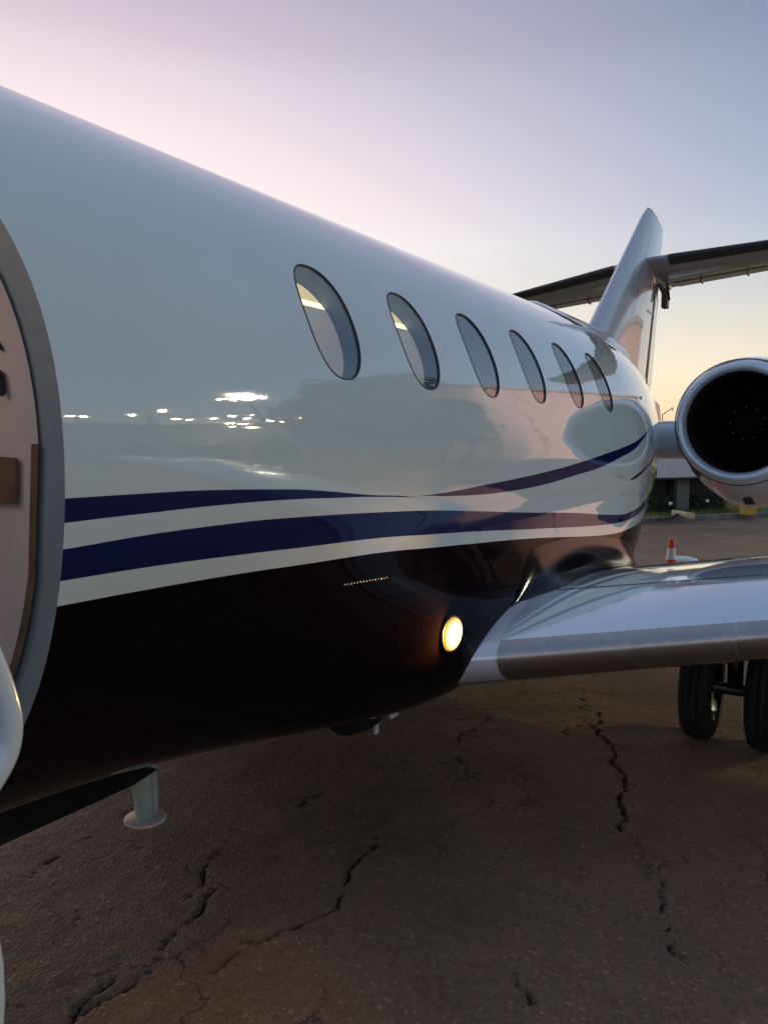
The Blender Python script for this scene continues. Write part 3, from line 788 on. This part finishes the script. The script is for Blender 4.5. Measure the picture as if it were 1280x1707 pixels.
mk('hinge_box', *box(10.15, 10.28, -.20, -.13, AX + 1.74, AX + 1.98, .01), 'grime', bul)
mk('hinge_bracket', *tube([rolled((9.72, .02, 1.98)), rolled((9.85, .06, 1.80))], .02, 8), 'grime', bul)
mk('hinge_bracket', *tube([rolled((9.95, .07, 2.0)), rolled((9.90, .09, 1.78))], .018, 8), 'grime', bul)
# small details on the aft fuselage
V, F = [], []
p = skin(5.05, 20); mk('static_port', *box(p[0] - .01, p[0] + .012, p[1] - .004, p[1] + .006, p[2] - .01, p[2] + .012, .003), 'bolt', jet)

# landing gear
def wheel(Y, X=4.40, r=.29, w=.078, port=1):
    c = (X, port * Y, r)
    prof = [(-w, r * .62), (-w * 1.05, r * .78), (-w * .9, r * .92), (-w * .6, r * .985), (-w * .3, r), (-w * .28, r * .985), (-w * .22, r * .985), (-w * .2, r), (w * .2, r), (w * .22, r * .985), (w * .28, r * .985), (w * .3, r), (w * .6, r * .985), (w * .9, r * .92), (w * 1.05, r * .78), (w, r * .62)]
    wl = mk('wheel', *lathe([(-w * .9, r * .62), (-w * .5, r * .55), (-w * .45, r * .2), (-w * .7, .001)], 32, 'Y', c), 'alloy', jet)
    mk('tyre', *lathe(prof, 48, 'Y', c), 'rubber', wl)
    mk('rim', *lathe([(w * .9, r * .62), (w * .5, r * .55), (w * .45, r * .2), (w * .7, .001)], 32, 'Y', c), 'alloy', wl)
for port in (1, -1):
    wheel(1.435, port=port); wheel(1.755, port=port)
    gy = 1.595 * port
    gl = mk('main_gear_leg', *join(tube([(4.47, gy, .95), (4.45, gy, .60)], .062, 16), tube([(4.47, gy, .60), (4.42, gy, .29)], .040, 16)), 'steel', jet)
    mk('axle', *tube([(4.40, gy - .20, .29), (4.40, gy + .20, .29)], .032, 12), 'steel', gl)
    mk('torque_link', *join(tube([(4.36, gy, .60), (4.26, gy, .45)], .018, 8), tube([(4.26, gy, .45), (4.36, gy, .34)], .018, 8)), 'alloy', gl)
    mk('brake_line', *tube(spline([(4.40, gy - .05, .8), (4.34, gy - .08, .6), (4.36, gy - .10, .42), (4.38, gy - .09, .32)], 6), .007, 8), 'dark', gl)
    mk('brake_bracket', *box(4.33, 4.36, gy - .10, gy - .03, .44, .475, .006), 'disc', gl)
ng = mk('nose_gear_leg', *tube([(-2.9, 0, .9), (-2.95, 0, .23)], .05, 14), 'steel', jet)
wheel(.11, X=-2.95, r=.21, w=.06); wheel(.11, X=-2.95, r=.21, w=.06, port=-1)

# ------------------------------------------------------------------ beyond the jet
def floor_pt(px, py, z=0.0):            # survey helper: where a sight line from the photographer meets height z
    r = (px - 640) / 1282; d = (py - 853.5) / 1282
    up = -(math.sin(PITCH) + d * math.cos(PITCH)); hf = math.cos(PITCH) - d * math.sin(PITCH)
    t = (z - AX - .03) / up
    return ((math.cos(YAW) * hf + math.sin(YAW) * r) * t, 2.19 + (-math.sin(YAW) * hf + math.cos(YAW) * r) * t, z)
KD = Vector((.842, .540, 0)); KN = Vector((.540, -.842, 0)); K0 = Vector((17.2, -.87, 0))
def kp(t, n, z): p = K0 + KD * t + KN * n; return (p.x, p.y, z)
def kslab(name, t0, t1, n0, n1, z0, z1, m, b=.0):
    V, F = box(t0, t1, n0, n1, z0, z1, b); V = [kp(*v) for v in V]; F = [tuple(reversed(f)) for f in F]
    o = mk(name, V, F, m, None, smooth=False); o['kind'] = 'structure'; return o
for k in range(-6, 10):
    kslab('kerb', k * 2.4 + .006, k * 2.4 + 2.394, 0, .16, -.05, .12 + random.uniform(-.006, .006), 'kerb', .012)
# turf: a gently uneven sheet and its blades
V = []; nt_, nn_ = 60, 30
for i in range(nt_):
    for j in range(nn_): V.append(kp(-14 + i * .65, .162 + j * .5, .085 + .035 * math.sin(i * .7 + j) * math.sin(j * .9)))
turf = mk('lawn', V, [tuple(reversed(q)) for q in grid_faces(nt_, nn_)], 'soil'); turf['kind'] = 'structure'
V, F = [], []
for _ in range(16000):
    t, n = random.uniform(-4, 7), .17 + abs(random.gauss(0, 3.2)); h = random.uniform(.03, .085); a = random.uniform(0, 6.28); w = random.uniform(.006, .014)
    k = len(V); x, y, _z = kp(t, n, 0); z = .07
    V += [(x - w * math.cos(a), y - w * math.sin(a), z), (x + w * math.cos(a), y + w * math.sin(a), z), (x + random.gauss(0, .02), y + random.gauss(0, .02), z + h)]
    F.append((k, k + 1, k + 2))
tag(mk('grass', V, F, 'grass', smooth=False), kind='stuff')

# traffic cone and the white tub beside it, on the apron behind the wing
cx_, cy_ = floor_pt(1119.5, 901, .56)[:2]
cone = empty('traffic_cone', (cx_, cy_, 0), 'orange traffic cone with white sleeve, standing on the apron behind the wing', 'traffic cone')
def cr(z): return .028 + (.56 - z) * .115
mk('base', *box(cx_ - .16, cx_ + .16, cy_ - .16, cy_ + .16, .001, .03, .006), 'orange', cone).matrix_parent_inverse = cone.matrix_basis.inverted()
def cpart(name, z0, z1, m, off=0):
    o = mk(name, *lathe([(z, cr(z) + off) for z in np.linspace(z0, z1, 5)], 32, 'Z', (cx_, cy_, 0)), m, cone)
    o.matrix_parent_inverse = Matrix.Translation((-cx_, cy_, 0)); return o
for o in list(cone.children): o.matrix_parent_inverse = Matrix.Translation((-cx_, cy_, 0))
cpart('cone_body', .03, .56, 'orange'); cpart('sleeve', .355, .478, 'sleeve', .002)
o = mk('tip', *lathe([(.555, .033), (.568, .028), (.570, .018), (.54, .014)], 24, 'Z', (cx_, cy_, 0)), 'orange', cone); o.matrix_parent_inverse = Matrix.Translation((-cx_, cy_, 0))
tx, ty = floor_pt(1138, 926, .32)[:2]
tub = mk('plastic_tub', *lathe([(.0, .10), (.01, .135), (.18, .150), (.25, .155), (.255, .168), (.275, .168), (.285, .15), (.305, .08), (.312, .001)], 40, 'Z', (tx, ty, 0)), 'tub')
tag(tub, 'white plastic tub with a domed lid, on the apron right beside the orange cone', 'tub')

# low equipment shed on the turf, hedges, ball-topped posts and a bar lying on the kerb
g0 = Vector(floor_pt(1148, 851, .10))
cart = empty('equipment_shed', tuple(g0), 'low white equipment shed with dark eave and grey door, below the engine pylon', 'shed')
def gp(a, b, c): p = g0 + KD * a + KN * b; return (p.x, p.y, g0.z + c)
INV = Matrix.Translation((-g0.x, g0.y, -g0.z))
def gbox(name, a0, a1, b0, b1, c0, c1, m, par, b=.01):
    V, F = box(a0, a1, b0, b1, c0, c1, b); o = mk(name, [gp(*v) for v in V], [tuple(reversed(f)) for f in F], m, par, smooth=False)
    o.matrix_parent_inverse = INV; return o
gbox('fascia', -1.3, 1.5, -.10, 1.6, .76, 1.50, 'cart', cart, .02)
gbox('eave', -1.33, 1.53, -.13, 1.63, .715, .757, 'dark', cart)
gbox('wall', -1.25, 1.45, .30, 1.5, -.04, .712, 'dark', cart)
gbox('door', -.32, .26, .24, .296, -.02, .70, 'cart_panel', cart)
gbox('door_frame', -.37, -.325, .22, .30, -.02, .71, 'dark', cart); gbox('door_frame', .265, .31, .22, .30, -.02, .71, 'dark', cart)
gbox('post', -.52, -.42, -.05, .05, -.03, .712, 'dark', cart)
for px_, py_, lb in ((1117, 857, 'short dark post with white ball top, in front of the shed by its corner post'), (1178, 852, 'short dark post with white ball top, right of the grey shed door')):
    q = floor_pt(px_, py_, .09)
    b = empty('ball_post', q, lb, 'post', 'ball-topped posts on the grass'); inv = Matrix.Translation((-q[0], q[1], -q[2]))
    o = mk('post', *tube([(q[0], q[1], .05), (q[0], q[1], .28)], .014, 8), 'dark', b); o.matrix_parent_inverse = inv
    o = mk('ball', *lathe([(-.045, .001), (-.03, .034), (0, .046), (.03, .034), (.045, .001)], 16, 'Z', (q[0], q[1], .32)), 'sleeve', b); o.matrix_parent_inverse = inv
def hedge(a0, a1, h, seed, lb):
    rr = random.Random(seed); V, F = [], []
    for _ in range(900):
        p = Vector(gp(rr.uniform(a0, a1), rr.uniform(-.02, .22), h * (1 - rr.random() ** 1.6 * .98))); d = Vector((rr.gauss(0, 1), rr.gauss(0, 1), rr.gauss(0, 1))).normalized(); e = d.orthogonal().normalized(); w = rr.uniform(.015, .04)
        k = len(V); V += [tuple(p - d * w), tuple(p + e * w * .5), tuple(p + d * w), tuple(p - e * w * .5)]; F.append((k, k + 1, k + 2, k + 3))
    tag(mk('hedge', V, F, 'leaf', None, smooth=False), lb, 'hedge', 'low hedges beside the shed')
hedge(-1.2, -.42, .34, 3, 'low dark hedge left of the grey shed door'); hedge(.30, 1.25, .36, 4, 'low dark hedge right of the grey shed door')
tag(mk('bar', *tube([floor_pt(1099, 867, .10), floor_pt(1122, 861, .13), floor_pt(1147, 851, .14)], .035, 10), 'dark'), 'long dark bar lying across the grass edge and kerb beside the chock', 'bar')
c0 = Vector(floor_pt(1138, 862, .10))
V, F = box(-.20, .20, -.05, .05, 0, .12, .012); V = [tuple(c0 + KD * (a * .5) + KN * (b * 2 + a * 1.6) + Vector((0, 0, z))) for a, b, z in V]
tag(mk('wheel_chock', V, [tuple(reversed(f)) for f in F], 'chock', smooth=False), 'pale yellow wheel chock lying on the grass edge beside the dark bar', 'wheel chock')
y0 = Vector(floor_pt(1246, 858, .10))
yb = empty('utility_marker', tuple(y0), 'stubby yellow utility marker box standing in the grass below the engine', 'marker')
V, F = box(-.15, .15, -.1, .1, 0, .20, .015); V = [tuple(y0 + KD * a + KN * b + Vector((0, 0, z))) for a, b, z in V]
o = mk('box', V, [tuple(reversed(f)) for f in F], 'yellow', yb, smooth=False); o.matrix_parent_inverse = Matrix.Translation((-y0.x, y0.y, -y0.z))
V, F = box(-.17, .17, -.12, .12, .201, .23, .01); V = [tuple(y0 + KD * a + KN * b + Vector((0, 0, z))) for a, b, z in V]
o = mk('cap', V, [tuple(reversed(f)) for f in F], 'chock', yb, smooth=False); o.matrix_parent_inverse = Matrix.Translation((-y0.x, y0.y, -y0.z))

ORDINAL = ['first', 'second', 'third', 'fourth', 'fifth', 'sixth', 'seventh', 'eighth', 'ninth', 'tenth', 'eleventh', 'twelfth', 'thirteenth']
def polar(az, d, z=0): a = D2R(az); return (1.5 + d * math.cos(a), .9 + d * math.sin(a), z)
# thin lamp post far behind the pylon
lpx = floor_pt(1098, 890, 0); dv = Vector((lpx[0], lpx[1] - 2.19, 0)).normalized() * 58
b0_ = (dv.x, 2.19 + dv.y)
post = empty('lamp_post', (b0_[0], b0_[1], 0), 'thin far lamp post with slanting arm against yellow sky between fuselage and engine', 'lamp post')
PI_ = Matrix.Translation((-b0_[0], b0_[1], 0)); side_ = Vector((-dv.y, dv.x, 0)).normalized()
def pp(a, z): p = Vector((b0_[0], b0_[1], z)) + side_ * a; return tuple(p)
for nm, pth, rr in (('pole', [pp(0, 0), pp(0, 3.75)], .03), ('arm', [pp(0, 3.7), pp(.66, 4.18)], .028), ('lamp_head', [pp(.66, 4.2), pp(.66, 3.95)], .03)):
    o = mk(nm, *tube(pth, rr, 8), 'dark', post); o.matrix_parent_inverse = PI_

# what stands across the apron and shows in the paintwork: hangar, trees, terminal, lights
def wall_frame(p, q):
    a, b = Vector((p[0], p[1], 0)), Vector((q[0], q[1], 0)); d = (b - a); L = d.length; d /= L; n = Vector((-d.y, d.x, 0))
    if n.dot(Vector((0, 0, 0)) - a) > 0: n = -n     # n points away from the jet
    return a, d, n, L
def wbox(fr, t0, t1, n0, n1, z0, z1, name, m, par, b=0):
    a, d, n, L = fr; V, F = box(t0, t1, n0, n1, z0, z1, b)
    V = [tuple(a + d * t + n * s + Vector((0, 0, z))) for t, s, z in V]
    if d.cross(n).z < 0: F = [tuple(reversed(f)) for f in F]
    o = mk(name, V, F, m, par, smooth=False)
    if par is not None: o.matrix_parent_inverse = Matrix.Translation((-par.location.x, -par.location.y, 0))
    return o
fr = wall_frame(polar(23, 34), polar(3.5, 62))
hang = empty('hangar', polar(14, 44), 'tall pinkish hangar across the apron, mirrored in the rear of the fuselage', 'hangar')
wbox(fr, 0, fr[3], 0, 14, 0, 11.6, 'wall', 'siding', hang)
wbox(fr, -.4, fr[3] + .4, -.5, 14.5, 11.6, 12.0, 'roof', 'hroof', hang)
for k in range(6):
    wbox(fr, 3 + k * 4.0, 6.9 + k * 4.0, -.12, -.003, .05, 7.5, 'sliding_door', 'hdoor', hang)
for k in range(int(fr[3] / .9)):
    if k % 2: wbox(fr, k * .9, k * .9 + .10, -.06, -.004, 7.7, 11.55, 'siding_rib', 'siding', hang)
fr = wall_frame(polar(33, 34), polar(66, 34))
term = empty('terminal_building', polar(48, 36), 'long low dark terminal across the apron, mirrored in the white fuselage by the door', 'building')
wbox(fr, 0, fr[3], 0, 8, 0, 6.0, 'wall', 'facade', term)
wbox(fr, -.5, fr[3] + .5, -1.2, 8, 6.0, 6.35, 'roof', 'hroof', term)
for k in range(7): wbox(fr, 1 + k * 2.7, 2.9 + k * 2.7, -.06, -.003, 1.0, 3.2, 'window', 'dark', term)
for az, el in ((38.2, 9.2), (40.8, 8.4), (42.5, 8.9), (46.3, 9.3), (44.0, 8.0), (43.5, 9.9), (42.0, 9.8), (43.8, 6.9), (44.9, 9.2), (47.2, 9.6), (36.9, 7.8), (37.7, 9.5), (42.4, 6.4), (42.9, 7.5), (39.5, 8.2)):
    p = polar(az, 31.0, 1.6 + 31 * math.tan(D2R(el))); w_ = random.uniform(.05, .20)
    o = mk('canopy_lamp', *box(p[0] - w_, p[0] + w_, p[1] - w_ * .6, p[1] + w_ * .6, p[2] - .05, p[2] + .05, .02), 'lamp', term); o.matrix_parent_inverse = Matrix.Translation((-term.location.x, -term.location.y, 0))
def mast(az, d, lamps, label, spot=None):
    p = polar(az, d); h = max(1.6 + d * math.tan(D2R(e)) for _, e in lamps) + .25
    t = empty('floodlight_mast', p, label, 'floodlight', 'floodlight masts round the apron'); inv = Matrix.Translation((-p[0], p[1], 0))
    def add(*a):
        o = mk(*a); o.matrix_parent_inverse = inv; return o
    add('pole', *tube([(p[0], p[1], 0), (p[0], p[1], h)], [.11, .06], 12), 'pole', t)
    q = [polar(a, d, 1.6 + d * math.tan(D2R(e))) for a, e in lamps]
    if len(q) > 1: add('crossarm', *tube([(q[0][0], q[0][1], h - .1), (q[-1][0], q[-1][1], h - .1)], .04, 8), 'pole', t)
    for x, y, z in q: add('lamp', *lathe([(-.10, .001), (-.09, .08), (0, .13), (.08, .09), (.10, .001)], 14, 'Z', (x, y, z)), 'lamp', t)
    return t
MAIN = mast(41.5, 26, [(40.0, 14.6), (40.25, 14.7), (41.1, 15.3), (41.5, 14.6), (42.1, 14.8), (42.6, 13.8), (43.4, 13.6)], 'tall floodlight mast with a row of lit lamps, mirrored midway along the white fuselage')
mast(49.4, 26, [(48.1, 11.5), (50.7, 10.9)], 'twin-lamp floodlight mast mirrored in the white fuselage just aft of the door')
mast(55.2, 26, [(54.6, 10.4), (55.6, 10.7)], 'floodlight mast whose lamps are mirrored at the edge of the cabin door')
for i, (az, el, d) in enumerate(((39.4, -5.0, 15), (40.1, -4.8, 15), (41.3, -5.3, 15), (42.0, -5.4, 15), (44.0, -5.0, 16), (44.3, -3.0, 18), (45.2, -2.2, 19), (46.3, -1.6, 20), (47.1, -1.8, 20), (48.5, -1.6, 20), (49.1, -1.2, 20), (50.7, -.2, 20), (51.4, -.5, 20))):
    x, y, _z = polar(az, d); z = 1.6 + d * math.tan(D2R(el))
    b = empty('marker_light', (x, y, 0), 'small low marker light, ' + ORDINAL[i] + ' from the hangar end of the row mirrored in the fuselage', 'marker light', 'marker lights across the apron')
    for a in (('post', *tube([(x, y, 0), (x, y, max(z - .02, .05))], .03, 8), 'pole', b), ('lamp', *lathe([(-.03, .05), (0, .06), (.04, .05), (.06, .001)], 12, 'Z', (x, y, z)), 'lamp_low', b)):
        o = mk(*a); o.matrix_parent_inverse = Matrix.Translation((-x, y, 0))
fl = bpy.data.lights.new('apron_flood', 'SPOT'); fl.energy = 3300; fl.color = (.95, 1, .66); fl.spot_size = D2R(70); fl.spot_blend = .6; fl.shadow_soft_size = .30
flo = bpy.data.objects.new('apron_flood', fl); COL.objects.link(flo); flo.parent = MAIN
fp = Vector(polar(41.5, 25.4, 8.4)); flo.location = (fp.x - MAIN.location.x, -fp.y - MAIN.location.y, fp.z)
flo.rotation_euler = (Vector((fp.x, -fp.y, fp.z)) - Vector((1.5, -1.5, .8))).to_track_quat('Z', 'Y').to_euler()
# unseen mast added beyond the far side of the jet to brighten the hangar front
sp = empty('floodlight_mast', (24, -13, 0), 'added unseen mast beyond the far side of the jet, brightening the hangar', 'floodlight', 'floodlight masts round the apron')
o = mk('pole', *tube([(24, -13, 0), (24, -13, 6.2)], [.11, .07], 12), 'pole', sp); o.matrix_parent_inverse = Matrix.Translation((-24, -13, 0))
o = mk('lamp_head', *box(23.8, 24.2, -13.15, -12.9, 6.2, 6.6, .04), 'pole', sp); o.matrix_parent_inverse = Matrix.Translation((-24, -13, 0))
sl = bpy.data.lights.new('added_hangar_fill', 'SPOT'); sl.energy = 34000; sl.color = (1, .77, .62); sl.spot_size = D2R(58); sl.spot_blend = .5; sl.shadow_soft_size = .3
slo = bpy.data.objects.new('added_hangar_fill', sl); COL.objects.link(slo); slo.parent = sp
slo.location = (.35, -.45, 6.45)
tgt = Vector((46, -10.0, 6.5)) - Vector((24.35, 12.55, 6.45)); slo.rotation_euler = (-tgt).to_track_quat('Z', 'Y').to_euler()

# trees between hangar and terminal
def crown_mesh(seed, h, w):
    rr = random.Random(seed); V, F = [], []
    blobs = [(rr.uniform(-.55, .55) * w, rr.uniform(-.55, .55) * w, h * rr.uniform(.40, .92), w * rr.uniform(.28, .5)) for _ in range(15)]
    for _ in range(2600):
        bx_, by_, bz_, br = rr.choice(blobs); v = Vector((rr.gauss(0, 1), rr.gauss(0, 1), rr.gauss(0, 1))).normalized() * br * rr.uniform(.6, 1.08)
        p = Vector((bx_, by_, bz_)) + v; a = Vector((rr.gauss(0, 1), rr.gauss(0, 1), rr.gauss(0, 1))).normalized(); b = a.orthogonal(); s = rr.uniform(.07, .17)
        k = len(V); V += [tuple(p - a * s), tuple(p + b.normalized() * s * .6), tuple(p + a * s), tuple(p - b.normalized() * s * .6)]; F.append((k, k + 1, k + 2, k + 3))
    return V, F
protos = []
for k, (h, w) in enumerate(((8.6, 1.9), (7.4, 1.6), (9.3, 2.1))):
    protos.append((h, crown_mesh(20 + k, h, w)))
meshes = {}
for i, (az, d, k, sc) in enumerate(((25.6, 25, 1, .80), (27.4, 24, 2, .92), (29.2, 26, 0, .99), (31.0, 24, 2, .86), (33.0, 25, 0, .90), (35.2, 25, 1, .98), (37.6, 27, 2, .72))):
    p = polar(az, d)
    t = empty('tree', p, 'dark leafy tree, ' + ORDINAL[i] + ' from the hangar in the row mirrored below the windows', 'tree', 'trees across the apron')
    h = protos[k][0]
    if k not in meshes:
        c = mk('crown', *protos[k][1], 'leaf', t, smooth=False)
        tr = mk('trunk', *join(tube([(0, 0, 0), (.05, .03, h * .3), (-.04, .05, h * .62)], [.17, .13, .06], 10), tube([(.04, .02, h * .28), (.5, .3, h * .55)], [.07, .03], 8), tube([(0, 0, h * .35), (-.5, .2, h * .6)], [.07, .03], 8)), 'bark', t)
        meshes[k] = (c, tr)
    else:
        for q in meshes[k]:
            o = q.copy(); COL.objects.link(o); o.parent = t
    sc *= 1.22; t.scale = (sc, sc, sc); t.rotation_euler = (0, 0, i * 1.3)
